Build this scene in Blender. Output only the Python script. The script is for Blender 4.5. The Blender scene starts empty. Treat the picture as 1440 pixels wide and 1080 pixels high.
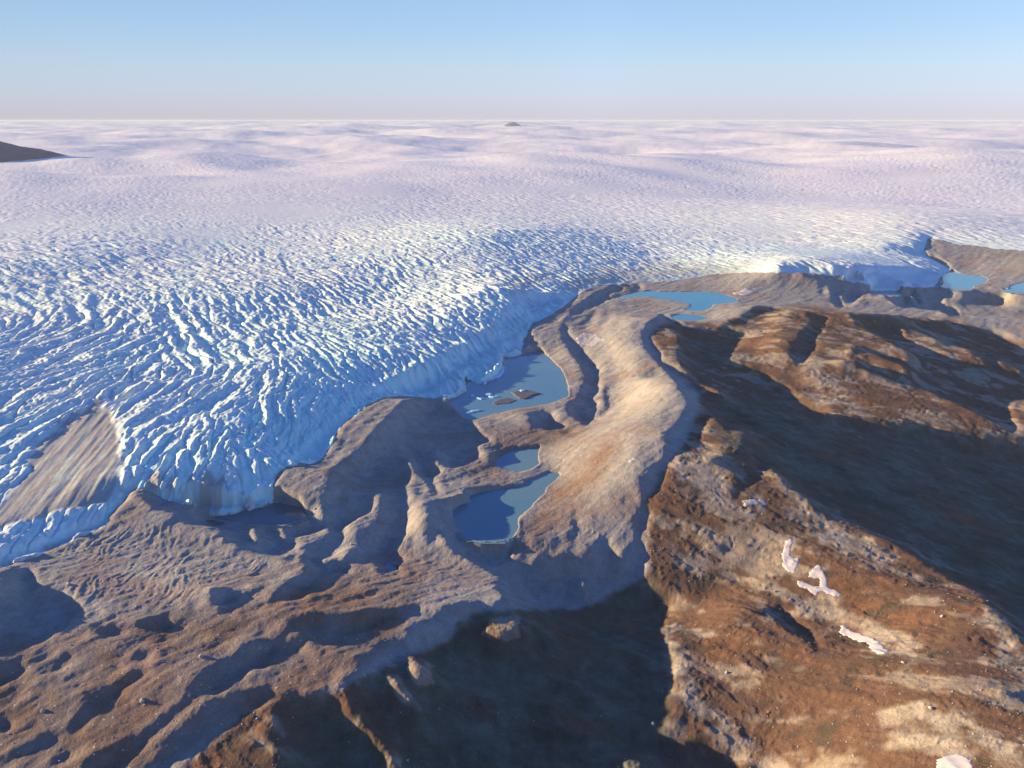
import bpy, math, random, time
import numpy as np
T0 = time.time()
C = bpy.context.scene.collection
SC = bpy.context.scene

# ---------------------------------------------------------------- camera
W0, H0 = 1440.0, 1080.0
FPX = 1109.0                       # focal length in photo pixels
CAM_H = 300.0                      # metres above the lower lake
PITCH = math.atan((540.0 - 169.5) / FPX)
CP, SP = math.cos(PITCH), math.sin(PITCH)
cam_d = bpy.data.cameras.new('camera')
cam = bpy.data.objects.new('camera', cam_d); C.objects.link(cam)
cam.location = (0, 0, CAM_H)
cam.rotation_euler = (math.pi/2 - PITCH, 0, 0)
cam_d.sensor_width = 36.0
cam_d.lens = 36.0 * FPX / W0
cam_d.clip_start = 1.0
cam_d.clip_end = 200000.0
SC.camera = cam

# ---------------------------------------------------------------- sun + sky
SUN_EL = math.radians(11.0)
SUN_A = math.radians(-12.0)        # heading the light travels to, from +X
TANE = math.tan(SUN_EL)
EU = (math.cos(SUN_A), math.sin(SUN_A))
EV = (-math.sin(SUN_A), math.cos(SUN_A))
world = bpy.data.worlds.new('World'); SC.world = world
world.use_nodes = True
nt = world.node_tree
bg = nt.nodes['Background']
SKY0 = (.245, .28, .64, 1); SKY1 = (.345, .35, .51, 1); SKY2 = (.385, .40, .49, 1); SKY3 = (.11, .35, .90, 1)
sky = nt.nodes.new('ShaderNodeTexSky')
sky.sky_type = 'NISHITA'
sky.sun_disc = False
sky.sun_elevation = SUN_EL
sky.sun_rotation = math.atan2(-EU[0], -EU[1])      # the sun stands opposite to the light's heading
sky.altitude = 300
sky.air_density = 1.0
sky.dust_density = 0.0
sky.ozone_density = 2.0
# sky tint: zenith out of view made deeper blue to colour the shade, the horizon haze paler and rosier than the default model
tcw = nt.nodes.new('ShaderNodeTexCoord'); sx = nt.nodes.new('ShaderNodeSeparateXYZ')
nt.links.new(tcw.outputs['Generated'], sx.inputs[0])
rw = nt.nodes.new('ShaderNodeValToRGB')
rw.color_ramp.elements[0].position = 0.0; rw.color_ramp.elements[0].color = SKY0
rw.color_ramp.elements[1].position = 1.0; rw.color_ramp.elements[1].color = SKY3
for p_, c_ in ((0.06, SKY1), (0.14, SKY2), (0.35, (.22, .36, .68, 1))):
    e_ = rw.color_ramp.elements.new(p_); e_.color = c_
nt.links.new(sx.outputs['Z'], rw.inputs[0])
mw = nt.nodes.new('ShaderNodeMix'); mw.data_type = 'RGBA'; mw.blend_type = 'MULTIPLY'; mw.inputs[0].default_value = 1.0
nt.links.new(sky.outputs[0], mw.inputs[6]); nt.links.new(rw.outputs[0], mw.inputs[7])
rx = nt.nodes.new('ShaderNodeMapRange')          # less glow towards the sun's side
rx.inputs['From Min'].default_value = -0.9; rx.inputs['From Max'].default_value = 0.1
rx.inputs['To Min'].default_value = 0.7; rx.inputs['To Max'].default_value = 2.0
nt.links.new(sx.outputs['X'], rx.inputs['Value'])
vm = nt.nodes.new('ShaderNodeVectorMath'); vm.operation = 'SCALE'
nt.links.new(mw.outputs[2], vm.inputs[0]); nt.links.new(rx.outputs[0], vm.inputs['Scale'])
nt.links.new(vm.outputs[0], bg.inputs[0])
bg.inputs[1].default_value = 0.088
sun_d = bpy.data.lights.new('sun', 'SUN')
sun = bpy.data.objects.new('sun', sun_d); C.objects.link(sun)
from mathutils import Vector
ldir = Vector((EU[0]*math.cos(SUN_EL), EU[1]*math.cos(SUN_EL), -math.sin(SUN_EL)))
sun.rotation_euler = ldir.to_track_quat('-Z', 'Y').to_euler()
sun_d.energy = 5.0
sun_d.angle = math.radians(0.5)
sun_d.color = (1.0, 0.795, 0.50)
SC.view_settings.view_transform = 'Standard'
SC.view_settings.look = 'None'
SC.view_settings.exposure = 1.45
SC.view_settings.gamma = 1.0
SC.cycles.max_bounces = 5
SC.cycles.diffuse_bounces = 3
SC.cycles.glossy_bounces = 2
SC.cycles.use_denoising = True
HAZE = 2.6e-5
# ---------------------------------------------------------------- photo <-> ground
def to_px(X, Y, Z):
    zr = Z - CAM_H
    fw = Y*CP - zr*SP
    up = Y*SP + zr*CP
    fw = np.where(fw < 1.0, 1.0, fw)
    return W0/2 + FPX*X/fw, H0/2 - FPX*up/fw
def to_ground(px, py, z=0.0):
    x = (px - W0/2)/FPX; y = -(py - H0/2)/FPX
    dz = -SP + y*CP
    t = (z - CAM_H)/dz
    return x*t, (CP + y*SP)*t

# ---------------------------------------------------------------- noise (numpy)
def _hash(ix, iy, seed):
    h = (ix.astype(np.int64)*374761393 + iy.astype(np.int64)*668265263 + seed*1442695041) & 0xffffffff
    h = ((h ^ (h >> 13))*1274126177) & 0xffffffff
    h = (h ^ (h >> 16)) & 0xffffffff
    return h
_GA = np.linspace(0, 2*np.pi, 256, endpoint=False)
_GX = np.cos(_GA).astype(np.float32); _GY = np.sin(_GA).astype(np.float32)
def perlin(x, y, seed=0):
    x = np.asarray(x, np.float64); y = np.asarray(y, np.float64)
    ix = np.floor(x); iy = np.floor(y)
    fx = (x - ix).astype(np.float32); fy = (y - iy).astype(np.float32)
    ix = ix.astype(np.int64); iy = iy.astype(np.int64)
    u = fx*fx*fx*(fx*(fx*6 - 15) + 10); v = fy*fy*fy*(fy*(fy*6 - 15) + 10)
    def g(a, b, dx, dy):
        h = _hash(a, b, seed) & 255
        return _GX[h]*dx + _GY[h]*dy
    n00 = g(ix, iy, fx, fy); n10 = g(ix+1, iy, fx-1, fy)
    n01 = g(ix, iy+1, fx, fy-1); n11 = g(ix+1, iy+1, fx-1, fy-1)
    a = n00 + u*(n10 - n00); b = n01 + u*(n11 - n01)
    return (a + v*(b - a))*1.5
def fbm(x, y, oct=4, seed=0, gain=0.5, lac=2.03):
    s = 0.0; a = 1.0; t = 0.0
    for i in range(oct):
        s = s + a*perlin(x, y, seed + i*17); t += a
        a *= gain; x = x*lac + 13.7; y = y*lac - 7.3
    return s/t
def ridged(x, y, oct=3, seed=0, gain=0.5):
    s = 0.0; a = 1.0; t = 0.0
    for i in range(oct):
        s = s + a*(1 - np.abs(perlin(x, y, seed + i*31))*1.6); t += a
        a *= gain; x = x*2.1 + 3.1; y = y*2.1 - 9.2
    return s/t
def sstep(a, b, x):
    t = np.clip((x - a)/(b - a), 0, 1); return t*t*(3 - 2*t)
def blur(a, n):
    # separable running mean, edge padded, n = half width
    for ax in (0, 1):
        if n < 1: break
        p = [(0, 0), (0, 0)]; p[ax] = (n+1, n)
        c = np.cumsum(np.pad(a, p, mode='edge'), axis=ax, dtype=np.float64)
        m = a.shape[ax]
        if ax == 0: a = (c[2*n+1:2*n+1+m] - c[:m])/(2*n+1)
        else: a = (c[:, 2*n+1:2*n+1+m] - c[:, :m])/(2*n+1)
    return a

# ---------------------------------------------------------------- outlines (read off the photo, in its pixels)
def P(s):
    v = [float(t) for t in s.replace(';', ' ').replace(',', ' ').split()]
    return np.array(v).reshape(-1, 2)
RX0, RY0, RW, RH = -200, 100, 1900, 1100     # mask canvas
def raster(layers, dtype=np.float32):
    m = np.zeros((RH, RW), dtype)
    for val, poly in layers:
        q = poly - (RX0, RY0)
        x0, y0 = np.maximum(np.floor(q.min(0)).astype(int) - 1, 0)
        x1, y1 = np.minimum(np.ceil(q.max(0)).astype(int) + 2, (RW, RH))
        if x1 <= x0 or y1 <= y0: continue
        yy, xx = np.mgrid[y0:y1, x0:x1]
        xx = xx + 0.5; yy = yy + 0.5
        ins = np.zeros(xx.shape, bool)
        n = len(q)
        for i in range(n):
            (ax, ay), (bx, by) = q[i], q[(i+1) % n]
            if ay == by: continue
            c = ((ay > yy) != (by > yy)) & (xx < (bx - ax)*(yy - ay)/(by - ay) + ax)
            ins ^= c
        m[y0:y1, x0:x1][ins] = val
    return m
def look(mask, px, py, fill=0.0):
    i = np.floor(py - RY0).astype(int); j = np.floor(px - RX0).astype(int)
    ok = (i >= 0) & (i < RH) & (j >= 0) & (j < RW)
    r = np.full(px.shape, fill, np.float32)
    r[ok] = mask[i[ok], j[ok]]
    return r
def lookb(mask, px, py):
    x = np.clip(px - RX0 - 0.5, 0, RW - 1.01); y = np.clip(py - RY0 - 0.5, 0, RH - 1.01)
    j = x.astype(int); i = y.astype(int); fx = x - j; fy = y - i
    return (mask[i, j]*(1-fx)*(1-fy) + mask[i, j+1]*fx*(1-fy) + mask[i+1, j]*(1-fx)*fy + mask[i+1, j+1]*fx*fy)

ICE = P('1900,60 1900,340 1600,345 1440,352 1400,350 1372,345 1340,343 1335,340 1318,336 1305,335 1300,352 1303,360 1325,372 1338,379 1325,387 1315,403 1300,404 1260,402 1222,400 1195,393 1180,388 1130,384 1087,383 1060,383 1030,384 1000,386 960,393 925,396 905,395 890,398 865,399 843,401 820,408 806,420 790,433 765,448 748,455 743,465 737,478 735,490 733,498 707,503 707,520 693,533 673,540 653,533 657,550 643,557 630,561 600,559 573,558 555,557 540,558 520,570 507,578 490,592 477,605 467,625 453,645 440,652 420,652 404,655 392,665 385,680 383,690 375,697 362,703 353,706 345,703 327,710 300,714 278,710 247,707 215,694 200,688 190,690 180,697 172,708 160,718 150,738 145,743 110,757 60,780 0,800 -100,835 -400,900 -400,60')
DIRTY = [P('92,602 120,585 145,575 158,590 168,605 172,640 175,690 170,705 150,720 120,722 90,730 60,735 0,750 -60,770 -60,745 0,722 15,700 25,685 45,660 30,655 55,640 80,610'),
         P('195,672 215,676 240,678 270,672 300,680 330,690 350,700 327,713 300,717 247,710 205,697'),
         P('705,400 740,388 790,383 770,398 730,412'),
         P('800,398 830,384 870,378 940,372 1010,374 1080,380 1060,384 1000,387 925,397 865,401 820,409 770,414 790,404')]
GRAVEL = P('233,1095 270,1070 300,1045 347,1003 383,988 433,978 480,975 487,968 505,955 543,937 613,907 640,893 643,877 667,863 713,857 763,857 813,858 847,843 873,830 900,817 915,800 905,760 914,720 905,705 925,685 936,658 957,632 972,605 982,580 984,555 965,532 935,502 925,490 912,470 925,460 945,452 1010,455 1060,432 1120,430 1165,434 1200,440 1260,445 1340,450 1440,482 1700,530 1700,250 850,300 500,450 -400,500 -400,1300 180,1300')
RUSTG = [P('-100,890 60,905 200,862 350,845 450,812 520,800 545,778 600,800 575,880 480,960 300,1040 200,1100 -100,1100'),
         P('770,690 800,662 830,640 862,612 870,625 840,680 800,722 760,762 725,792 735,750 760,715'),
         P('640,665 700,640 690,615 760,600 840,590 800,620 740,640 690,670')]
VALLEY_DARK = [P('640,893 643,877 713,857 763,857 813,858 873,830 915,812 935,860 935,930 945,990 935,1030 990,1060 1040,1110 560,1110 490,985 520,955 613,907'),  # shaded valleys darkened in the ground tint as well
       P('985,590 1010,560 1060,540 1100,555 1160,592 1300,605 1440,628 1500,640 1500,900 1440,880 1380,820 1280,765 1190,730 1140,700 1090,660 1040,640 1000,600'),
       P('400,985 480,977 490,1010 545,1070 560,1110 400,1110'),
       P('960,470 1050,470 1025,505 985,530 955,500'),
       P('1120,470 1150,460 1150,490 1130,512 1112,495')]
LAKES = {
 'A': (0.0, P('760,493 773,503 790,520 797,537 800,557 777,567 727,575 693,583 667,592 653,588 637,573 630,563 643,557 657,550 653,533 673,540 693,533 707,520 707,503 733,498')),
 'B': (-6.0, P('635,718 646,710 663,707 658,699 673,692 692,689 737,682 741,676 753,672 765,666 771,663 789,666 783,675 770,684 765,695 753,704 747,713 733,725 727,730 730,742 722,754 710,760 692,762 667,760 653,754 646,742 638,730')),
 'C': (-4.0, P('713,635 727,631 744,631 762,627 757,635 756,643 759,652 747,660 731,663 710,661 695,655 700,645')),
 'D': (16.0, P('850,424 870,417 892,411 910,409 937,410 962,410 987,410 1012,412 1028,417 1040,421 1033,425 1017,427 1003,427 1000,433 990,437 962,437 962,434 975,432 970,428 947,423 928,420 913,417 897,417 870,420')),
 'E': (15.0, P('942,445 953,442 967,442 983,444 1000,447 997,449 980,450 965,451 950,450')),
 'F': (14.0, P('1315,403 1327,400 1325,387 1338,380 1348,384 1357,387 1380,388 1392,392 1387,397 1370,402 1365,407 1345,407')),
 'G': (14.0, P('1420,402 1440,397 1490,397 1490,415 1440,412 1410,409 1400,408 1422,407')),
 'H': (10.0, P('1218,412 1230,406 1265,408 1283,409 1265,411 1263,415 1230,415')),
 'I': (9.0, P('1272,417 1283,415 1296,419 1288,420 1277,419')),
 'J': (9.0, P('1195,415 1208,418 1203,425 1192,428')),
 'K': (3.0, P('262,721 275,716 300,718 330,715 350,712 372,706 395,707 425,714 435,727 400,738 350,737 300,729')),
 'L': (-4.0, P('538,795 548,792 560,800 563,812 550,812 540,805')),
}
S1, L0 = 1, 0        # 1 in shade, 0 sunlit; painter's order
SHADE = [(S1, P(s)) for s in (
 '863,401 847,407 830,418 813,430 803,440 792,452 791,463 794,480 802,493 813,507 820,517 824,530 822,547 810,563 800,566 798,578 815,592 826,600 838,590 840,565 843,545 843,532 845,520 837,510 827,500 817,487 802,473 798,465 805,458 820,447 833,433 853,423 880,412 900,410 905,405 900,400 880,400',
 '845,530 853,543 858,560 858,577 852,577 851,560 848,545',
 '745,580 773,578 780,585 779,590 797,599 797,605 788,607 780,610 770,604 762,600 753,602 745,590',
 # right of the big moraine, and the wide valley
 '920,452 910,458 904,467 905,480 912,493 923,507 937,520 950,533 958,547 968,562 971,570 967,580 960,590 950,600 942,613 938,627 937,643 923,653 913,667 905,680 903,697 912,707 902,707 897,720 893,763 888,787 905,800 913,787 905,760 917,720 912,707 930,690 938,663 947,647 960,633 983,623 988,610 998,593 1017,598 1022,607 1040,603 1053,612 1040,635 1043,647 1060,655 1087,658 1097,670 1117,687 1133,697 1142,710 1160,722 1193,737 1220,750 1253,760 1280,775 1293,787 1320,803 1347,820 1380,833 1400,860 1427,880 1440,907 1680,1000 1680,640 1440,620 1407,618 1377,613 1350,612 1327,603 1307,597 1280,593 1260,595 1227,592 1200,588 1177,585 1160,582 1140,575 1127,563 1117,557 1107,543 1093,537 1077,525 1060,520 1047,513 1025,508 1027,503 1033,493 1040,480 1053,468 1020,463 987,462 960,456 945,448 930,441',
 '1043,680 1032,688 1033,700 1030,708 1040,700 1052,692 1057,682 1067,678 1075,667 1087,658 1060,655 1043,660',
 '990,648 1010,643 1042,640 1045,672 1030,662 1007,653',
 '1013,457 1040,450 1053,440 1063,432 1097,430 1083,437 1060,447 1040,458 1020,462',
 '1133,438 1147,440 1172,445 1160,455 1157,467 1147,475 1150,487 1142,500 1130,512 1122,510 1113,497 1112,488 1123,477 1127,467 1140,460 1143,450',
 '1087,383 1127,385 1173,387 1220,397 1273,398 1323,405 1360,412 1403,418 1440,427 1560,437 1560,445 1440,437 1420,433 1377,427 1327,422 1325,427 1343,433 1350,443 1337,445 1320,437 1277,433 1260,430 1243,417 1227,412 1215,413 1198,428 1187,427 1187,433 1177,433 1172,423 1168,410 1172,403 1160,398 1133,390',
 '1190,440 1213,443 1253,443 1293,447 1337,452 1360,457 1393,463 1410,470 1427,480 1440,487 1560,530 1560,600 1440,600 1427,610 1403,597 1377,583 1353,570 1327,560 1307,550 1280,543 1253,537 1227,523 1203,515 1173,509 1200,500 1200,470 1207,452',
 '1293,345 1300,333 1310,332 1310,342 1308,351 1302,352 1303,357 1317,362 1330,368 1338,377 1333,380 1323,375 1313,367 1293,360 1278,356 1267,353 1268,347 1288,351',
 '1217,375 1293,378 1327,383 1323,402 1300,403 1250,398 1200,387 1150,385',
 # the ice cliff above the long lake
 '707,407 757,413 817,415 797,433 763,453 745,466 762,490 745,487 700,510 690,530 655,550 625,560 540,558 505,575 480,600 470,620 450,650 400,660 380,690 365,698 380,670 405,645 435,620 465,590 495,568 520,550 560,535 600,513 650,488 692,462 715,435 722,430',
 # shade round the hooked crest and its basin
 '213,693 247,707 300,713 327,710 353,707 380,700 397,707 443,711 448,721 457,726 463,722 458,710 457,693 463,677 473,660 493,647 513,627 527,610 543,593 560,573 573,563 600,561 625,563 635,572 655,590 665,594 675,608 690,618 697,625 677,633 675,640 685,650 650,662 630,668 610,675 620,702 640,705 660,703 700,700 722,755 718,787 740,792 763,792 780,785 807,782 813,782 827,787 838,770 842,757 847,753 857,757 863,770 870,783 880,788 888,787 905,800 917,823 940,840 943,863 930,887 937,900 950,933 950,967 940,983 943,1003 930,1030 960,1047 997,1052 1037,1067 1047,1120 570,1120 556,1067 548,1053 530,1032 513,1015 500,995 487,977 507,950 510,935 530,907 547,895 560,900 570,902 580,883 607,873 640,853 673,845 687,852 711,852 710,837 700,822 707,812 693,806 660,787 637,770 618,745 613,765 603,757 593,767 570,785 556,805 535,798 523,793 495,805 470,812 455,830 443,840 417,843 400,847 385,853 380,846 410,820 432,812 440,795 425,792 405,785 387,785 340,770 330,765 313,755 317,747 283,743 267,737 247,723 215,715 205,700',
 '803,720 813,735 817,743 803,763 800,755 807,740',
 '-60,830 0,820 17,807 33,798 47,802 53,820 67,827 87,830 103,840 113,853 120,863 100,883 67,900 33,913 0,923 -60,940',
 '-40,945 0,940 17,927 50,917 83,917 67,927 50,937 20,953 0,970 -40,985',
 '133,880 167,883 200,877 240,863 233,873 270,882 250,888 200,890 167,900 143,897',
 '187,927 200,913 220,917 207,933 197,933',
 '100,1020 117,1000 133,980 160,963 187,947 207,943 200,953 177,970 150,997 127,1013 107,1025',
 '50,1040 60,1030 80,1033 87,1043 67,1053 33,1067 0,1076 0,1068 27,1057',
 '77,1060 107,1053 100,1070 83,1077 67,1073',
 '0,1010 20,1017 13,1030 -20,1032 -20,1010',
 '300,833 317,828 350,832 370,827 373,830 350,843 333,853 323,863 317,867 310,850 300,857',
 '437,902 400,902 380,900 360,907 333,923 300,940 287,950 280,967 267,980 253,993 233,1007 217,1020 200,1033 173,1047 150,1063 127,1080 110,1095 165,1095 173,1080 187,1067 207,1047 240,1020 253,1010 267,997 290,983 317,973 330,960 350,950 383,937 400,923 420,913',
 '467,973 433,978 400,975 377,967 350,970 333,977 300,987 297,1000 277,1017 263,1027 250,1040 230,1060 205,1095 230,1095 240,1073 267,1057 290,1047 293,1037 320,1020 347,1003 363,997 383,988 433,983 467,978',
 '383,997 400,990 433,985 467,978 480,977 487,1003 500,1020 520,1037 535,1053 545,1070 552,1110 400,1110 397,1067 393,1040 387,1010',
 '420,870 450,863 480,865 540,858 590,852 593,857 573,867 547,883 513,900 480,911 450,908 437,900 425,890 405,885',
 '1053,863 1093,855 1107,858 1123,873 1147,893 1150,907 1143,913 1133,897 1110,887 1090,870',
 '1007,770 1020,765 1043,772 1040,777 1017,778',
 '1400,978 1440,976 1560,976 1560,995 1440,988 1425,982',
)] + [(L0, P(s)) for s in (
 '845,520 848,530 843,548 835,562 842,566 850,556 851,540',
 '915,473 927,466 950,467 957,477 957,490 953,500 960,510 968,520 973,528 967,527 953,517 937,510 930,503 930,495 920,483',
 '978,535 990,543 1010,548 1030,557 1020,557 1000,550 983,543',
 '1000,586 1012,592 1020,608 1052,610 1033,615 1015,620 1035,640 995,650 985,620 995,600',
 '1400,505 1413,510 1440,522 1440,528 1413,517 1402,512',
 '1265,463 1287,467 1307,473 1327,482 1360,492 1380,503 1397,513 1390,515 1360,510 1337,502 1313,493 1287,480 1270,473',
 '1165,495 1193,492 1233,500 1260,510 1290,522 1270,524 1233,513 1200,508 1170,510',
 '1190,452 1205,455 1230,470 1270,490 1293,508 1260,503 1225,490 1190,487',
 '1373,554 1393,556 1425,563 1400,561',
 '1420,570 1445,560 1560,560 1560,600 1440,610 1425,590',
 '1160,403 1190,390 1223,396 1220,399 1190,393',
 '467,745 447,753 420,767 407,775 397,778 405,782 417,783 420,793 430,787 433,773 457,760 467,750',
 '542,693 527,707 527,723 507,737 487,757 467,777 450,790 470,793 493,783 507,770 513,753 537,737 537,713',
 '608,640 620,647 635,662 627,664 615,658',
 '571,645 577,647 583,660 600,675 607,690 620,702 607,705 607,737 603,757 590,770 570,785 556,775 567,755 574,740 575,700 578,670',
 '650,668 690,662 740,664 720,672 680,678',
 '680,890 693,875 713,872 728,867 728,893 710,900 697,895',
 '815,822 820,815 828,822 825,830 817,830',
 '575,940 582,925 600,940 602,955 590,960',
 '541,943 562,957 570,975 588,1000 585,1002 560,975 545,955',
 '883,1067 900,1070 925,1110 883,1110',
 '353,742 358,741 366,763 356,762',
 '392,742 400,742 408,760 396,757',
)]
GULLY = P('-60,800 60,775 150,745 250,735 330,760 385,790 370,812 320,800 300,830 290,850 200,868 120,862 60,800 -60,830')
PALE = [P(t) for t in ('938,663 947,647 965,650 1000,660 1030,680 1035,705 1015,708 990,700 955,688 940,675',
 '1085,658 1100,675 1117,690 1140,712 1165,728 1200,745 1230,760 1215,775 1180,770 1150,760 1130,740 1110,730 1095,700',
 '1100,750 1125,752 1160,775 1165,800 1140,810 1120,790 1100,770', '1040,690 1075,695 1080,725 1060,735 1045,720',
 '940,850 955,870 950,900 965,940 990,985 1030,1020 1080,1055 1120,1090 1090,1090 1040,1060 1000,1035 965,990 945,950 935,900',
 '1105,845 1160,830 1200,850 1180,870 1140,875 1120,862', '1195,868 1260,885 1320,920 1320,930 1270,925 1220,900',
 '1380,850 1410,870 1440,915 1440,950 1410,930 1385,890', '1230,1000 1300,990 1400,1010 1440,1030 1440,1070 1330,1060 1250,1050',
 '1125,540 1180,545 1210,570 1190,580 1150,570', '1120,500 1160,510 1150,530 1128,525', '1090,620 1060,600 1030,610')]
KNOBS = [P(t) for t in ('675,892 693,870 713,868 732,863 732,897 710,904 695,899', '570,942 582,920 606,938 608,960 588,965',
 '538,940 565,955 575,975 594,1002 583,1006 555,977', '470,975 492,972 505,1000 520,1015 538,1033 560,1060 570,1090 552,1090 535,1055 500,1020 483,1000')]  # sunlit peaks left out of the valley darkening
# lone heights (photo x, y, metres): the broad lie of the land
CTRL = P('200,800 60,870 100,950 0,1080 250,880 480,900 700,830 700,950 800,1060 930,900 1000,900 1200,900 1400,1060 1100,690 1300,700 1440,800 1000,560 1200,540 1400,570 900,600 860,450 950,415 1100,410 1200,425 1350,395 1440,450 1400,360 700,470 600,450 400,550 250,660 100,550 100,680 30,760 0,600 300,400 900,370 1100,360 1250,340 0,350 700,330 1300,300 560,640 600,700 820,560 780,470 420,770 1440,600')
CTRLZ = np.array([14, -2, 2, 2, 4, 0, -10, -18, -22, -12, 4, 22, 30, 22, -16, -24, -12, 14, 4, 18, 24, 24, 32, 20, 18, 14, 30, 14, 28, 30, 18, 34, 18, 10, 24, 44, 26, 32, 38, 60, 70, 84, 2, 0, 6, 14, 3, 0], float)

ice_m = raster([(1, ICE)])
shade_m = raster(SHADE)
gravel_m = raster([(1, GRAVEL)])
CONE_N = 1
cone_m = blur(blur(raster([(1, DIRTY[0])]), 7), 6)
dirty_m = blur(raster([(v, p) for v, p in zip((1, .62, .6, .85), DIRTY)]), 8)
pale_m = blur(blur(raster([(1, p) for p in PALE]), 4), 3)
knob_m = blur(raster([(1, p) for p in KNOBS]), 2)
gully_m = blur(blur(raster([(1, GULLY)]), 6), 6)
rust_m = blur(raster([(1, p) for p in RUSTG]), 14)
valley_dark_m = blur(blur(raster([(1, p) for p in VALLEY_DARK]), 12), 8)
lake_m = raster([(i+1, v[1]) for i, v in enumerate(LAKES.values())])
LAKE_Z = np.array([0.0] + [v[0] for v in LAKES.values()])

cx, cy = to_ground(CTRL[:, 0], CTRL[:, 1], CTRLZ)
def lie(X, Y):
    """broad lie of the land before ridges: inverse-distance blend of lone heights"""
    r = np.hypot(X, Y)
    s = np.zeros(X.shape); w = np.zeros(X.shape)
    for a, b, z in zip(cx, cy, CTRLZ):
        d2 = ((X - a)**2 + (Y - b)**2)/(60.0 + 0.06*np.hypot(a, b))**2
        k = 1.0/(d2 + 0.3)**1.6
        s += k*z; w += k
    z = s/w
    far = 60 + 150*(1 - np.exp(-np.maximum(r - 1500, 0)/6000.0)) + 62*(1 - np.exp(-np.maximum(r - 20000, 0)/22000.0))
    f = sstep(1900, 3600, r)
    return z*(1 - f) + far*f

# ---------------------------------------------------------------- relief solver
# Finds the land whose ridges throw the shade seen in the photograph: every shaded stretch
# starts at a crest and ends where the sunbeam over that crest meets the ground again.
U0, U1, DU = -1050.0, 1650.0, 3.0
us_f = np.arange(U0, U1, DU)
vs = [200.0]
while vs[-1] < 2500: vs.append(vs[-1] + min(max(1.6, 0.0042*vs[-1]), 6.5))
vs_f = np.array(vs)
nu = (len(us_f)//4)*4 + 1; nv = (len(vs_f)//4)*4 + 1
us_f = U0 + DU*np.arange(nu); vs_f = np.interp(np.linspace(0, len(vs_f)-1, nv), np.arange(len(vs_f)), vs_f)

def masks_at(X, Y, Z, jit=1.0):
    px, py = to_px(X, Y, Z)
    vis = (px > -60) & (px < 1560) & (py > 300) & (py < 1110)
    return px, py, vis

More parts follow.
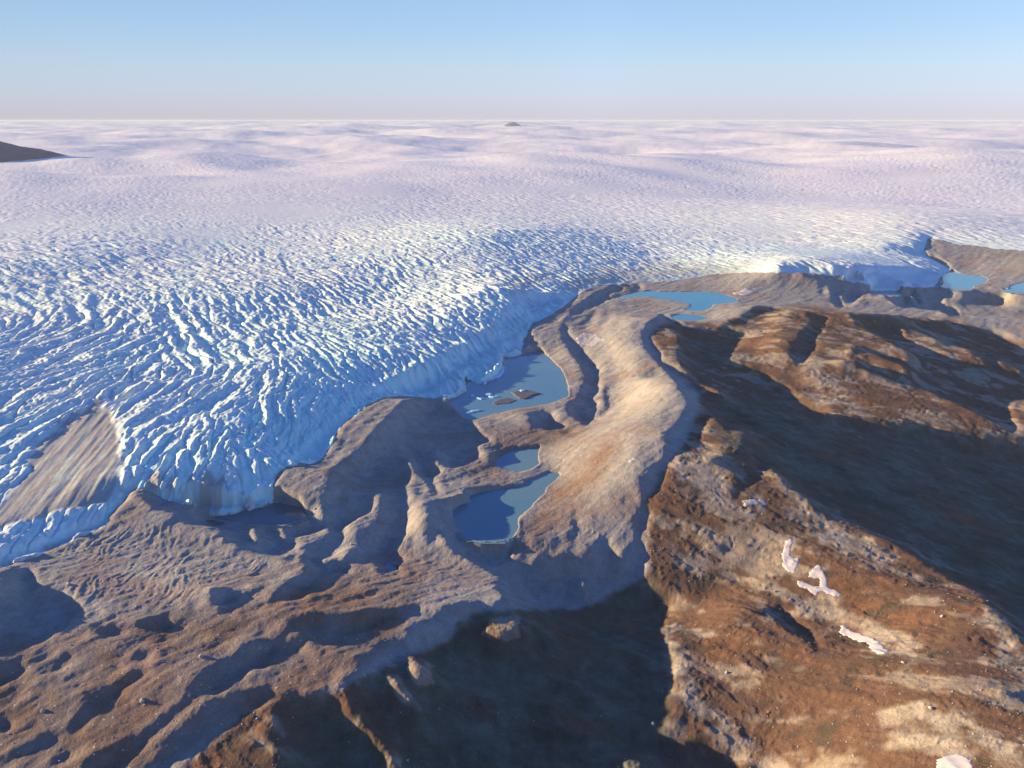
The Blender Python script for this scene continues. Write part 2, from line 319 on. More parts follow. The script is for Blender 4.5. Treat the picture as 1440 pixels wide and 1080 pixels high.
def solve():
    z = None
    for step, outers, iters in ((4, 9, 60), (2, 5, 35), (1, 3, 25)):
        u = us_f[::step]; v = vs_f[::step]; du = DU*step
        U, V = np.meshgrid(u, v)                   # rows v, cols u
        X = U*EU[0] + V*EV[0]; Y = U*EU[1] + V*EV[1]
        z0 = lie(X, Y)
        if z is None: z = z0.copy()
        else:
            z = (np.repeat(z, 2, 0)[:-1]*1.0)
            z[1::2] = 0.5*(z[0:-1:2] + z[2::2])
            z = np.repeat(z, 2, 1)[:, :-1]
            z[:, 1::2] = 0.5*(z[:, 0:-1:2] + z[:, 2::2])
        nr, nc = z.shape
        dv = np.gradient(v)[:, None]
        idx = np.arange(nr*nc).reshape(nr, nc)
        jx = 2.5*fbm(X/25, Y/25, 3, 5); jy = 2.5*fbm(X/25, Y/25, 3, 9)
        wv = (du/dv)
        for it in range(outers):
            px, py, vis = masks_at(X, Y, z)
            sh = (look(shade_m, px + jx, py + jy) > 0.5) & vis
            ic = look(ice_m, px, py)
            lk = look(lake_m, px, py).astype(int)
            z0e = z0 + 14*ic*0
            # crest index of every shaded cell
            prev = np.concatenate([np.zeros((nr, 1), bool), sh[:, :-1]], 1)
            start = sh & ~prev
            colidx = np.broadcast_to(np.arange(nc), (nr, nc))
            crest = np.maximum.accumulate(np.where(start, colidx - 1, -1), axis=1)
            crest = np.where(sh, crest, -1)
            nxt = np.concatenate([sh[:, 1:], np.zeros((nr, 1), bool)], 1)
            # end of run: first lit cell after shade
            endc = prev & ~sh & vis
            crest_prev = np.concatenate([np.full((nr, 1), -1), crest[:, :-1]], 1)
            e_i = np.where(endc & (crest_prev >= 0))
            e_c = crest_prev[e_i]
            # last index of each run to get distance to end
            endpos = np.where(sh & ~nxt, colidx, nc*4)
            endpos = np.minimum.accumulate(endpos[:, ::-1], axis=1)[:, ::-1]
            s_i = np.where(sh & (crest >= 0))
            s_c = crest[s_i]
            a = (s_i[1] - s_c)*du; b = (endpos[s_i] + 1 - s_i[1])*du; b = np.minimum(b, 500)
            a = np.minimum(a, 400)
            dep = np.minimum(np.minimum(0.38*a, TANE*0.9*b), 9 + 0*a)
            # allow valley floors to be nearly level: the depth is only a lower bound
            tgt = -a_true(s_i[1], s_c, du)*TANE - dep
            s_flat = idx[s_i]; sc_flat = s_i[0]*nc + s_c
            e_flat = idx[e_i]; ec_flat = e_i[0]*nc + e_c
            e_t = -(e_i[1] - e_c)*du*TANE + 0.5
            lit = (~sh) & vis & (lk == 0)
            pair = lit[:, :-1] & lit[:, 1:]
            smin = np.where(ic[:, :-1] > 0.5, -0.55*TANE, -0.12*TANE)*du
            lakeW = (lk > 0)*1.0; lakeZ = LAKE_Z[lk]
            zf = z.ravel()
            act_s = (zf[s_flat] - zf[sc_flat] - tgt) > -0.05
            sA = s_flat[act_s]; sB = sc_flat[act_s]; sT = tgt[act_s]
            actp = pair & ((z[:, 1:] - z[:, :-1]) < smin + 0.02)
            KE, KS, KL, WP, WB, WG = 1.0, 0.25, 12.0, 2e-5*step*step, 0.35, 0.0025
            n = nr*nc
            def AT_A(x):
                x = x.reshape(nr, nc)
                r = WP*x
                d = x[:, 1:] - x[:, :-1]
                g = (WG + KL*actp)*d
                r[:, 1:] += g; r[:, :-1] -= g
                d = (x[1:] - x[:-1])*WG*(wv[1:]**2)
                r[1:] += d; r[:-1] -= d
                l = (x[:, 2:] - 2*x[:, 1:-1] + x[:, :-2])*WB
                r[:, 2:] += l; r[:, 1:-1] -= 2*l; r[:, :-2] += l
                w4 = WB*(wv[1:-1]**2)
                l = (x[2:] - 2*x[1:-1] + x[:-2])*w4
                r[2:] += l; r[1:-1] -= 2*l; r[:-2] += l
                r += 3.0*lakeW*x
                xf = x.ravel(); rf = r.ravel()
                q = KE*(xf[e_flat] - xf[ec_flat])
                rf += np.bincount(e_flat, q, n) - np.bincount(ec_flat, q, n)
                q = KS*(xf[sA] - xf[sB])
                rf += np.bincount(sA, q, n) - np.bincount(sB, q, n)/1.0
                return rf
            bvec = WP*z0
            g = KL*actp*smin
            g0 = WG*(z0[:, 1:] - z0[:, :-1]); g = g + g0
            bvec[:, 1:] += g; bvec[:, :-1] -= g
            d = (z0[1:] - z0[:-1])*WG*(wv[1:]**2); bvec[1:] += d; bvec[:-1] -= d
            bvec += 3.0*lakeW*lakeZ
            bf = bvec.ravel()
            q = KE*e_t; bf = bf + np.bincount(e_flat, q, n) - np.bincount(ec_flat, q, n)
            q = KS*sT; bf = bf + np.bincount(sA, q, n) - np.bincount(sB, q, n)
            # conjugate gradients with a diagonal preconditioner
            D = np.full((nr, nc), WP) + 2*WG*(1 + np.broadcast_to(wv**2, (nr, nc))) + 6*WB*(1 + np.broadcast_to(wv**2, (nr, nc))) + 3*lakeW
            D[:, 1:] += KL*actp; D[:, :-1] += KL*actp
            D = D.ravel() + np.bincount(e_flat, minlength=n)*KE + np.bincount(ec_flat, minlength=n)*KE + np.bincount(sA, minlength=n)*KS + np.bincount(sB, minlength=n)*KS
            x = zf.copy(); r = bf - AT_A(x.copy()); s = r/D; p = s.copy(); rs = (r*s).sum()
            for k in range(iters):
                Ap = AT_A(p.copy()); al = rs/(p*Ap).sum()
                x += al*p; r -= al*Ap; s = r/D; rn = (r*s).sum(); p = s + (rn/rs)*p; rs = rn
            z = x.reshape(nr, nc)
            z = np.clip(z, z0 - 80, z0 + 80)
        # agreement report
        wline = z + U*TANE
        rm = np.maximum.accumulate(wline, axis=1)
        cs = rm - wline > 0.15
        print('relief level', step, 'shade agreement', round(float(((cs == sh) & vis & (ic < .5)).sum()/max(1, (vis & (ic < .5)).sum())), 3),
              'z', round(float(z.min()), 1), round(float(z.max()), 1), round(time.time() - T0, 1), 's')
    return z
def a_true(i, c, du): return (i - c)*du
ZR = solve()
# ---------------------------------------------------------------- height of any place
def sample_relief(X, Y):
    U = X*EU[0] + Y*EU[1]; V = X*EV[0] + Y*EV[1]
    fi = np.interp(V, vs_f, np.arange(nv)); fj = (U - U0)/DU
    inside = (sstep(0, 60, fj)*sstep(0, 60, nu - 1 - fj)*sstep(0, 12, fi)*sstep(0, 60, nv - 1 - fi))
    fi = np.clip(fi, 0, nv - 1.001); fj = np.clip(fj, 0, nu - 1.001)
    i = fi.astype(int); j = fj.astype(int); a = fi - i; b = fj - j
    z = ZR[i, j]*(1-a)*(1-b) + ZR[i+1, j]*a*(1-b) + ZR[i, j+1]*(1-a)*b + ZR[i+1, j+1]*a*b
    return z, inside

ICE_DIR = P('100,520 220,560 200,640 250,680 330,660 420,640 300,500 450,470 600,500 680,520 250,400 60,400 600,400 900,350 1050,350 740,440 300,300 1200,340')
ICE_ANG = np.radians([68, 75, 95, 100, 118, 122, 120, 128, 125, 118, 132, 140, 130, 115, 110, 118, 135, 120])
ICE_SIZE = np.array([34, 27, 15, 13, 14, 14, 20, 15, 13, 13, 17, 22, 13, 13, 14, 13, 15, 13], float)
idx_, idy_ = to_ground(ICE_DIR[:, 0], ICE_DIR[:, 1], 35.0)

def serac(X, Y, z0):
    """crevassed ice: ridges that follow the flow, cut across into blocks"""
    out = np.zeros(X.shape, np.float32)
    c2 = np.zeros(X.shape); s2 = np.zeros(X.shape); sz = np.zeros(X.shape); w = np.zeros(X.shape)
    for a, b, t, s in zip(idx_, idy_, ICE_ANG, ICE_SIZE):
        k = 1.0/(((X-a)**2 + (Y-b)**2)/200.0**2 + 0.05)**1.5
        c2 += k*np.cos(2*t); s2 += k*np.sin(2*t); sz += k*s; w += k
    sz = sz/w; ang = 0.5*np.arctan2(s2, c2) + 0.25*fbm(X/160, Y/160, 2, 77)
    ang = np.mod(ang, np.pi)
    r = np.hypot(X, Y)
    wx = 8*fbm(X/60, Y/60, 3, 21); wy = 8*fbm(X/60, Y/60, 3, 22)
    Xw = X + wx; Yw = Y + wy
    NA = 9; step = np.pi/NA
    tot = np.zeros(X.shape, np.float32)
    for k in range(NA):
        t = k*step
        d = np.abs(np.mod(ang - t + np.pi/2, np.pi) - np.pi/2)
        m = d < step
        if not m.any(): continue
        wt = (1 - d[m]/step)
        wt = wt*wt*(3 - 2*wt)
        x = Xw[m]; y = Yw[m]; ct, st = math.cos(t), math.sin(t)
        p = x*ct + y*st; q = -x*st + y*ct
        o = np.zeros(p.shape, np.float32)
        szm = sz[m]
        for lam, asp in ((13.0, 4.6), (27.0, 6.5)):
            wl = np.clip(1 - np.abs(szm - lam)/14.0, 0, 1)
            if lam > 20: wl = np.where(szm > 27, 1, wl)
            else: wl = np.where(szm < 13, 1, wl)
            mm = wl > 0
            if not mm.any(): continue
            a, b = p[mm], q[mm]
            # long crest, sharp top
            n1 = 1 - np.abs(perlin(a/(lam*asp), b/lam, 100 + k))*2.1
            n2 = 1 - np.abs(perlin(a/(lam*2.2) + 5, b/(lam*0.45), 140 + k))*2.0
            n3 = perlin(a/(lam*1.3), b/(lam*2.0), 180 + k)
            ck = np.clip(1 - np.abs(perlin(a/(lam*4.5) + 9, b/(lam*0.95), 220 + k))*8, 0, 1)
            h = 0.74*np.clip(n1, -0.75, 1) + 0.17*n2 + 0.26*n3 - 0.6*ck + 0.05
            o[mm] += (wl[mm]*h*lam*(0.235 if lam < 20 else 0.24)).astype(np.float32)
        out[m] += o*wt; tot[m] += wt
    out = out/np.maximum(tot, 1e-3)
    return out + 0.055*sz*(ridged(X/6.5, Y/8.5, 2, 191) - .5)*(r < 2200)

def covers(X, Y, Z):
    px, py = to_px(X, Y, Z)
    j1 = fbm(X/14, Y/14, 3, 51); j2 = fbm(X/14, Y/14, 3, 52)
    amp = np.clip(1200/np.hypot(X, Y), 0.3, 3.0)*2.2
    return px, py, px + j1*amp, py + j2*amp*0.8

lake_soft = {k: blur(blur(raster([(1, v[1])]), 2), 2) for k, v in LAKES.items()}
lake_wide = {k: blur(blur(raster([(1, v[1])]), 5), 4) for k, v in LAKES.items()}
low_m = blur(blur(raster([(1, P('330,715 400,650 450,600 500,545 580,520 620,560 560,575 500,590 470,640 400,680'))]), 9), 9)
ice_soft = blur(blur(ice_m, 7), 7)
ice_fine = blur(ice_m, 1)
gravel_soft = blur(blur(gravel_m, 3), 3)
shade_soft = blur(blur(shade_m, 2), 2)

def detail(X, Y, z):
    px, py, qx, qy = covers(X, Y, z)
    r = np.hypot(X, Y)
    icev = lookb(ice_fine, qx, qy); ices = lookb(ice_soft, qx, qy)
    grav = lookb(gravel_soft, qx, qy)
    cj = fbm(X/30, Y/30, 3, 53)
    dirt = lookb(dirty_m, px + 16*cj, py + 9*cj)
    isice = icev > 0.5
    sev = np.zeros(X.shape)
    near = 1 - sstep(2600, 4200, r)
    # ---- ground detail
    g = ~isice
    d = np.zeros(X.shape)
    m = g & (r < 4500)
    if m.any():
        x, y = X[m], Y[m]; gr = grav[m]
        soft = 0.8*fbm((x + y)*.707/110, (x - y)*.707/32, 3, 1) + 0.75*fbm((x + y)*.707/48, (x - y)*.707/10, 3, 4) + 0.25*fbm(x/14, y/14, 3, 2) + 0.38*(ridged(x/8, y/8, 3, 3) - .5)
        wx = x + 14*fbm(x/60, y/60, 2, 31); wy = y + 14*fbm(x/60, y/60, 2, 32)
        # bedrock: long whalebacks running down to the right, stepped and cracked
        a = wx*0.80 - wy*0.60; b = wx*0.60 + wy*0.80
        crag = 3.0*(ridged(a/150, b/38, 4, 11, 0.5) - .55) + 1.5*fbm(a/45, b/16, 4, 12, 0.6) + 0.9*(ridged(x/8, y/8, 3, 14) - .5)
        st = crag/1.6; crag = 1.6*(np.floor(st) + sstep(0.25, 0.75, st - np.floor(st)))*0.45 + 0.55*crag
        dd = gr*soft + (1 - gr)*crag*0.75
        gu = lookb(gully_m, px[m], py[m])
        if (gu > 0.01).any():
            dd = dd + gu*(0.75 + 1.4*fbm(x/50, y/40, 2, 43))*(ridged(x/8 + 1.1*fbm(x/26, y/34, 3, 41), y/38 + .4*x/38, 4, 42, .6) - .55)
        d[m] = dd
    # ---- ice detail
    m = isice
    if m.any():
        x, y = X[m], Y[m]; rr = r[m]
        und = sstep(1500, 5000, rr)
        big = 85*sstep(1500, 4500, rr)*fbm(x/1500 + y/4000, y/1500, 3, 61) + 110*sstep(5000, 15000, rr)*fbm(x/5200, y/4600, 3, 62)
        se = np.zeros(x.shape)
        mm = rr < 5200
        smooth = 0.25 + 0.75*sstep(-0.25, 0.25, fbm(x/420, y/420, 2, 64) + 0.32)
        smooth = np.where(rr < 1500, 1.0, smooth)
        se[mm] = serac(x[mm], y[mm], 0)
        amp = (1 - 0.62*sstep(950, 2300, rr))*smooth*(1 - sstep(4200, 5200, rr)*1.0)
        edge = sstep(0.5, 0.85, ices[m]); rim = sstep(0.49, 0.60 + 0.25*sstep(950, 1300, rr), ices[m])
        lowp = lookb(low_m, px[m], py[m])
        cone = lookb(cone_m, px[m] + 12*cj[m], py[m] + 7*cj[m])
        dz = se*amp*1.15*rim*(0.75 + 0.25*edge)*(1 - 0.4*lowp)*(1 - np.clip(cone*1.35, 0, 1))*(1 - 0.5*dirt[m]*(rr > 1000))
        sev[m] = se*amp
        dz += (6 - 6*lowp)*(1 - 0.75*sstep(950, 1300, rr))*sstep(0.5, 1.0, ices[m])*sstep(400, 500, rr)
        dz += 0.7*fbm(x/9, y/9, 3, 66)*(1 - sstep(1500, 2500, rr))*(1 - 0.85*np.clip(cone*1.3, 0, 1))
        # streaks of debris-laden ice
        dz += np.clip(cone, 0, 1)*0.9*fbm(y/90, (x + 0.15*y)/8, 3, 67)
        far = sstep(3500, 5200, rr)
        dz += far*(3.8*fbm(x/130, y/110, 4, 68) + 2.0*fbm(x/420, y/300, 2, 69))
        d[m] = dz + big
    return d, dict(px=px, py=py, qx=qx, qy=qy, ice=icev, ices=ices, grav=grav, dirt=dirt, r=r, se=sev)

def r_far(X, Y): return np.hypot(X, Y) > 6000
def height(X, Y, full=False):
    X = np.asarray(X, float); Y = np.asarray(Y, float)
    zb, inside = sample_relief(X, Y)
    z = zb.copy()
    m = inside < 1
    z[m] = zb[m]*inside[m] + lie(X[m], Y[m])*(1 - inside[m])
    d, cv = detail(X, Y, z)
    z = z + d
    px, py, qx, qy = cv['px'], cv['py'], cv['qx'], cv['qy']
    for k, (lz, poly) in LAKES.items():
        x0, y0 = poly.min(0) - 16; x1, y1 = poly.max(0) + 16
        bx, by = to_ground(np.array([x0, x1, x0, x1]), np.array([y0, y0, y1, y1]), lz)
        m = (X > bx.min()) & (X < bx.max()) & (Y > by.min()) & (Y < by.max())
        if not m.any(): continue
        lx, ly = to_px(X[m], Y[m], np.full(int(m.sum()), lz))      # same footprint as the water sheet
        lx = lx + 0.4*(qx[m] - px[m]); ly = ly + 0.3*(qy[m] - py[m])
        lb = lookb(lake_soft[k], lx, ly); lw = lookb(lake_wide[k], lx, ly)
        zz = z[m]
        cap = lz + 1.2 + 20*np.clip(1 - lw/0.5, 0, 1)**0.8         # banks and ice slope down to the shore
        zz = np.where(lw > 0.004, np.minimum(zz, np.maximum(cap, lz + 1.2 + 0.15*(zz - lz))), zz)
        zin = np.minimum(zz, lz - 0.4 - 5*(lb - 0.5))
        zin = zin + (zz - zin)*sstep(0.40, 0.60, lookb(ice_soft, px[m], py[m]))
        shore = np.maximum(zz, lz + (0.5 - lb)*1.5 + 0.15)
        zout = zz + (shore - zz)*sstep(0.0, 0.42, lw)
        z[m] = np.where(lb > 0.5, zin, zout)
    z = np.where(r_far(X, Y), np.minimum(z, 297 - 0.02*np.maximum(300 - z, 0)), z)
    return (z, cv) if full else z

# ---------------------------------------------------------------- second pass: with the small relief on
def refine(z, rounds=22, iters=25):
    st = 1; u = us_f[::st]; v = vs_f[::st]; du = DU*st
    U, V = np.meshgrid(u, v); X = U*EU[0] + V*EV[0]; Y = U*EU[1] + V*EV[1]
    nr, nc = z.shape; n = nr*nc
    D_, cv = detail(X.ravel(), Y.ravel(), z.ravel()); D_ = D_.reshape(nr, nc)
    col = np.broadcast_to(np.arange(nc), (nr, nc)); rowb = (np.arange(nr)*nc)[:, None]
    wv = np.maximum(du/np.gradient(v)[:, None], 0.8)*1.3
    jx = 2.0*fbm(X/25, Y/25, 3, 5); jy = 2.0*fbm(X/25, Y/25, 3, 9)
    for it in range(rounds):
        px, py = to_px(X, Y, z + D_)
        vis = (px > -60) & (px < 1520) & (py > 300) & (py < 1100)
        s = lookb(shade_soft, px + jx, py + jy); ice = lookb(ice_fine, px, py) > 0.4
        lk = look(lake_m, px, py) > 0
        W = z + D_ + U*TANE
        rm = np.maximum.accumulate(W, axis=1)
        newmax = np.concatenate([np.ones((nr, 1), bool), W[:, 1:] > rm[:, :-1]], 1)
        occ = np.maximum.accumulate(np.where(newmax, col, 0), axis=1)
        occ = np.where(newmax, np.maximum.accumulate(np.concatenate([np.zeros((nr, 1), int), np.where(newmax, col, 0)[:, :-1]], 1), axis=1), occ)
        Wo = np.take_along_axis(W, occ, 1)
        gap = W - Wo                              # negative where shaded
        # running crest up to four cells back: sunlit land must stand clear of it
        best = np.maximum.accumulate(np.where(newmax, col, 0), axis=1)
        occ4 = np.concatenate([np.zeros((nr, 4), int), best[:, :-4]], 1)
        gap4 = W - np.take_along_axis(W, occ4, 1)
        litm = (s < 0.45) & vis & ~lk & (col > 4)
        lit_bad = litm & np.where(ice, gap4 < -1.5, gap4 < 1.3)
        sh_bad = (s > 0.55) & vis & (gap > -0.5) & (col - occ > 0)
        bad = lit_bad | sh_bad
        occ = np.where(lit_bad, occ4, occ); gap = np.where(lit_bad, gap4, gap)
        i = np.nonzero(bad.ravel())[0]; o = (occ + rowb).ravel()[i]
        g = gap.ravel()[i]
        want = np.where(lit_bad.ravel()[i], np.where(ice.ravel()[i], -0.8, 1.9), -1.2)
        # change needed in (z_i - z_o); solved for a smooth correction field c
        t = (want - g)*0.9
        ok = i != o; i, o, t = i[ok], o[ok], t[ok]
        K = np.where((i - o) < 3, 0.2, 0.6); WB, WG, WP = 0.2, 0.004, 2e-4
        def A(x):
            x = x.reshape(nr, nc); r = WP*x
            d = (x[:, 1:] - x[:, :-1])*WG; r[:, 1:] += d; r[:, :-1] -= d
            d = (x[1:] - x[:-1])*WG*(wv[1:]**2); r[1:] += d; r[:-1] -= d
            l = (x[:, 2:] - 2*x[:, 1:-1] + x[:, :-2])*WB; r[:, 2:] += l; r[:, 1:-1] -= 2*l; r[:, :-2] += l
            l = (x[2:] - 2*x[1:-1] + x[:-2])*WB*(wv[1:-1]**2); r[2:] += l; r[1:-1] -= 2*l; r[:-2] += l
            xf = x.ravel(); rf = r.ravel(); q = K*(xf[i] - xf[o])
            rf += np.bincount(i, q, n) - np.bincount(o, q, n)
            return rf
        b = np.bincount(i, K*t, n) - np.bincount(o, K*t, n)
        Dg = WP + (2*WG + 6*WB)*(1 + np.broadcast_to(wv**2, (nr, nc)).ravel()) + np.bincount(i, K, n) + np.bincount(o, K, n)
        x = np.zeros(n); r = b.copy(); y = r/Dg; p = y.copy(); rs = (r*y).sum()
        for k in range(iters):
            Ap = A(p.copy()); al = rs/(p*Ap).sum(); x += al*p; r -= al*Ap; y = r/Dg; rn = (r*y).sum(); p = y + (rn/rs)*p; rs = rn
        c = np.clip(x.reshape(nr, nc), -5, 5)
        z = z + np.where(lk, 0, c)
        tot = vis & ~ice & ~lk
        if it in (0, rounds - 1):
            print('refine', it, 'agreement', round(1 - float((bad & tot).sum()/tot.sum()), 3), round(time.time() - T0, 1))
    return z
ZR = refine(ZR)
for _ in range(2): ZR[1:-1] = 0.25*ZR[:-2] + 0.5*ZR[1:-1] + 0.25*ZR[2:]
ZR[:, 1:-1] = 0.2*ZR[:, :-2] + 0.6*ZR[:, 1:-1] + 0.2*ZR[:, 2:]
_U, _V = np.meshgrid(us_f, vs_f); _X = _U*EU[0] + _V*EV[0]; _Y = _U*EU[1] + _V*EV[1]
_px, _py = to_px(_X, _Y, ZR)
for k in LAKES:                                # water stands at the height of its lowest shore
    ring = (lookb(lake_wide[k], _px, _py) > 0.08) & (lookb(lake_soft[k], _px, _py) < 0.6)
    if ring.any(): LAKES[k] = (float(np.percentile(ZR[ring], 50 if k == 'K' else 22)) - 0.3, LAKES[k][1])
print('lakes at', {k: round(v[0], 1) for k, v in LAKES.items()})

# ---------------------------------------------------------------- materials
def mat_base(name):
    m = bpy.data.materials.new(name); m.use_nodes = True
    n = m.node_tree.nodes; l = m.node_tree.links
    b = n['Principled BSDF']
    return m, n, l, b
def noise(n, l, scale, detail=6, rough=0.6, vec=None, dist=0.0):
    t = n.new('ShaderNodeTexNoise'); t.inputs['Scale'].default_value = scale
    t.inputs['Detail'].default_value = detail; t.inputs['Roughness'].default_value = rough
    t.inputs['Distortion'].default_value = dist
    if vec: l.new(vec, t.inputs['Vector'])
    return t
def ramp(n, l, src, a, b, ca, cb):
    r = n.new('ShaderNodeValToRGB'); r.color_ramp.elements[0].position = a; r.color_ramp.elements[1].position = b
    r.color_ramp.elements[0].color = ca; r.color_ramp.elements[1].color = cb
    l.new(src, r.inputs[0]); return r
def mul(n, l, a, b, fac=1.0, mode='MULTIPLY'):
    x = n.new('ShaderNodeMix'); x.data_type = 'RGBA'; x.blend_type = mode; x.inputs[0].default_value = fac
    l.new(a, x.inputs[6]); l.new(b, x.inputs[7]); return x.outputs[2]
def ground_mat(name, rough, bump_d, s1, s2, lo=0.72, hi=1.2, bstr=0.7, speck=False):
    m, n, l, b = mat_base(name)
    tc = n.new('ShaderNodeNewGeometry'); pos = tc.outputs['Position']
    at = n.new('ShaderNodeAttribute'); at.attribute_name = 'tint'
    n1 = noise(n, l, s1, 8, 0.65, pos); n2 = noise(n, l, s2, 6, 0.7, pos, 0.4)
    r1 = ramp(n, l, n1.outputs[0], 0.3, 0.72, (lo, lo, lo, 1), (hi, hi, hi, 1))
    r2 = ramp(n, l, n2.outputs[0], 0.32, 0.68, (lo, lo*.98, lo*.95, 1), (hi, hi, hi, 1))
    c = mul(n, l, at.outputs['Color'], r1.outputs[0]); c = mul(n, l, c, r2.outputs[0])
    if speck:
        vo = n.new('ShaderNodeTexVoronoi'); vo.inputs['Scale'].default_value = 0.28; l.new(pos, vo.inputs['Vector'])
        rr_ = ramp(n, l, vo.outputs['Distance'], 0.10, 0.17, (1, 1, 1, 1), (0, 0, 0, 1))
        sp = n.new('ShaderNodeSeparateColor'); l.new(vo.outputs['Color'], sp.inputs[0])
        th = n.new('ShaderNodeMath'); th.operation = 'GREATER_THAN'; th.inputs[1].default_value = 0.72; l.new(sp.outputs[0], th.inputs[0])
        mm_ = n.new('ShaderNodeMath'); mm_.operation = 'MULTIPLY'; l.new(th.outputs[0], mm_.inputs[0]); l.new(rr_.outputs[0], mm_.inputs[1])
        mx = n.new('ShaderNodeMix'); mx.data_type = 'RGBA'; l.new(mm_.outputs[0], mx.inputs[0]); l.new(c, mx.inputs[6]); mx.inputs[7].default_value = (.48, .43, .37, 1)
        c = mx.outputs[2]
    l.new(c, b.inputs['Base Color'])
    b.inputs['Roughness'].default_value = rough
    b.inputs['Specular IOR Level'].default_value = 0.15
    bp = n.new('ShaderNodeBump'); bp.inputs['Strength'].default_value = bstr; bp.inputs['Distance'].default_value = bump_d
    ad = n.new('ShaderNodeMath'); ad.operation = 'ADD'
    l.new(n1.outputs[0], ad.inputs[0]); l.new(n2.outputs[0], ad.inputs[1])
    l.new(ad.outputs[0], bp.inputs['Height']); l.new(bp.outputs[0], b.inputs['Normal'])
    return m
M_GRAVEL = ground_mat('moraine_gravel', 0.95, 0.9, 0.9, 0.13, .80, 1.16, .8, True)
M_ROCK = ground_mat('tundra_bedrock', 0.93, 0.8, 0.8, 0.12, .74, 1.2, .7)
M_ICE = ground_mat('glacier_ice', 0.55, 0.7, 0.3, 0.05, 0.92, 1.04, 0.5)
M_ICE.node_tree.nodes['Principled BSDF'].inputs['Specular IOR Level'].default_value = 0.3

# ---------------------------------------------------------------- terrain sheets
def tag(o, label=None, cat=None, group=None, kind=None):
    if label: o['label'] = label
    if cat: o['category'] = cat
    if group: o['group'] = group
    if kind: o['kind'] = kind
    return o
def mesh_np(name, co, quads, mat, tint=None, smooth=True):
    me = bpy.data.meshes.new(name)
    me.vertices.add(len(co)); me.vertices.foreach_set('co', np.ascontiguousarray(co, np.float32).ravel())
    nf = len(quads)
    me.loops.add(nf*4); me.loops.foreach_set('vertex_index', np.ascontiguousarray(quads, np.int32).ravel())
    me.polygons.add(nf); me.polygons.foreach_set('loop_start', np.arange(nf, dtype=np.int32)*4)
    me.polygons.foreach_set('loop_total', np.full(nf, 4, np.int32))
    me.update(calc_edges=True)
    me.polygons.foreach_set('use_smooth', np.full(nf, smooth))
    if tint is not None:
        a = me.color_attributes.new('tint', 'FLOAT_COLOR', 'POINT')
        rgba = np.ones((len(co), 4), np.float32); rgba[:, :3] = tint
        a.data.foreach_set('color', rgba.ravel())
    me.materials.append(mat)
    o = bpy.data.objects.new(name, me); C.objects.link(o)
    return o
QUAL = 1.0
def arange_steps(spec):
    r = [spec[0]]
    for end, st in spec[1]:
        while r[-1] < end: r.append(r[-1] + (st if st >= 0.5 else r[-1]*st)/QUAL)
    return np.array(r)
rows = arange_steps((190.0, ((320, 3.0), (700, 0.95), (1500, 1.7), (2700, 2.7), (5500, 0.004), (86000, 0.013))))
phi = np.radians(np.concatenate([np.linspace(-62, -41, 50)[:-1], np.linspace(-41, 41, int(1080*QUAL)), np.linspace(41, 62, 50)[1:]]))
R_, F_ = np.meshgrid(rows, phi, indexing='ij')
X = R_*np.sin(F_); Y = R_*np.cos(F_)
shp = X.shape
print('grid', shp, X.size)
Z, cv = height(X.ravel(), Y.ravel(), True)
Z = Z.reshape(shp)
print('heights', round(time.time() - T0, 1))

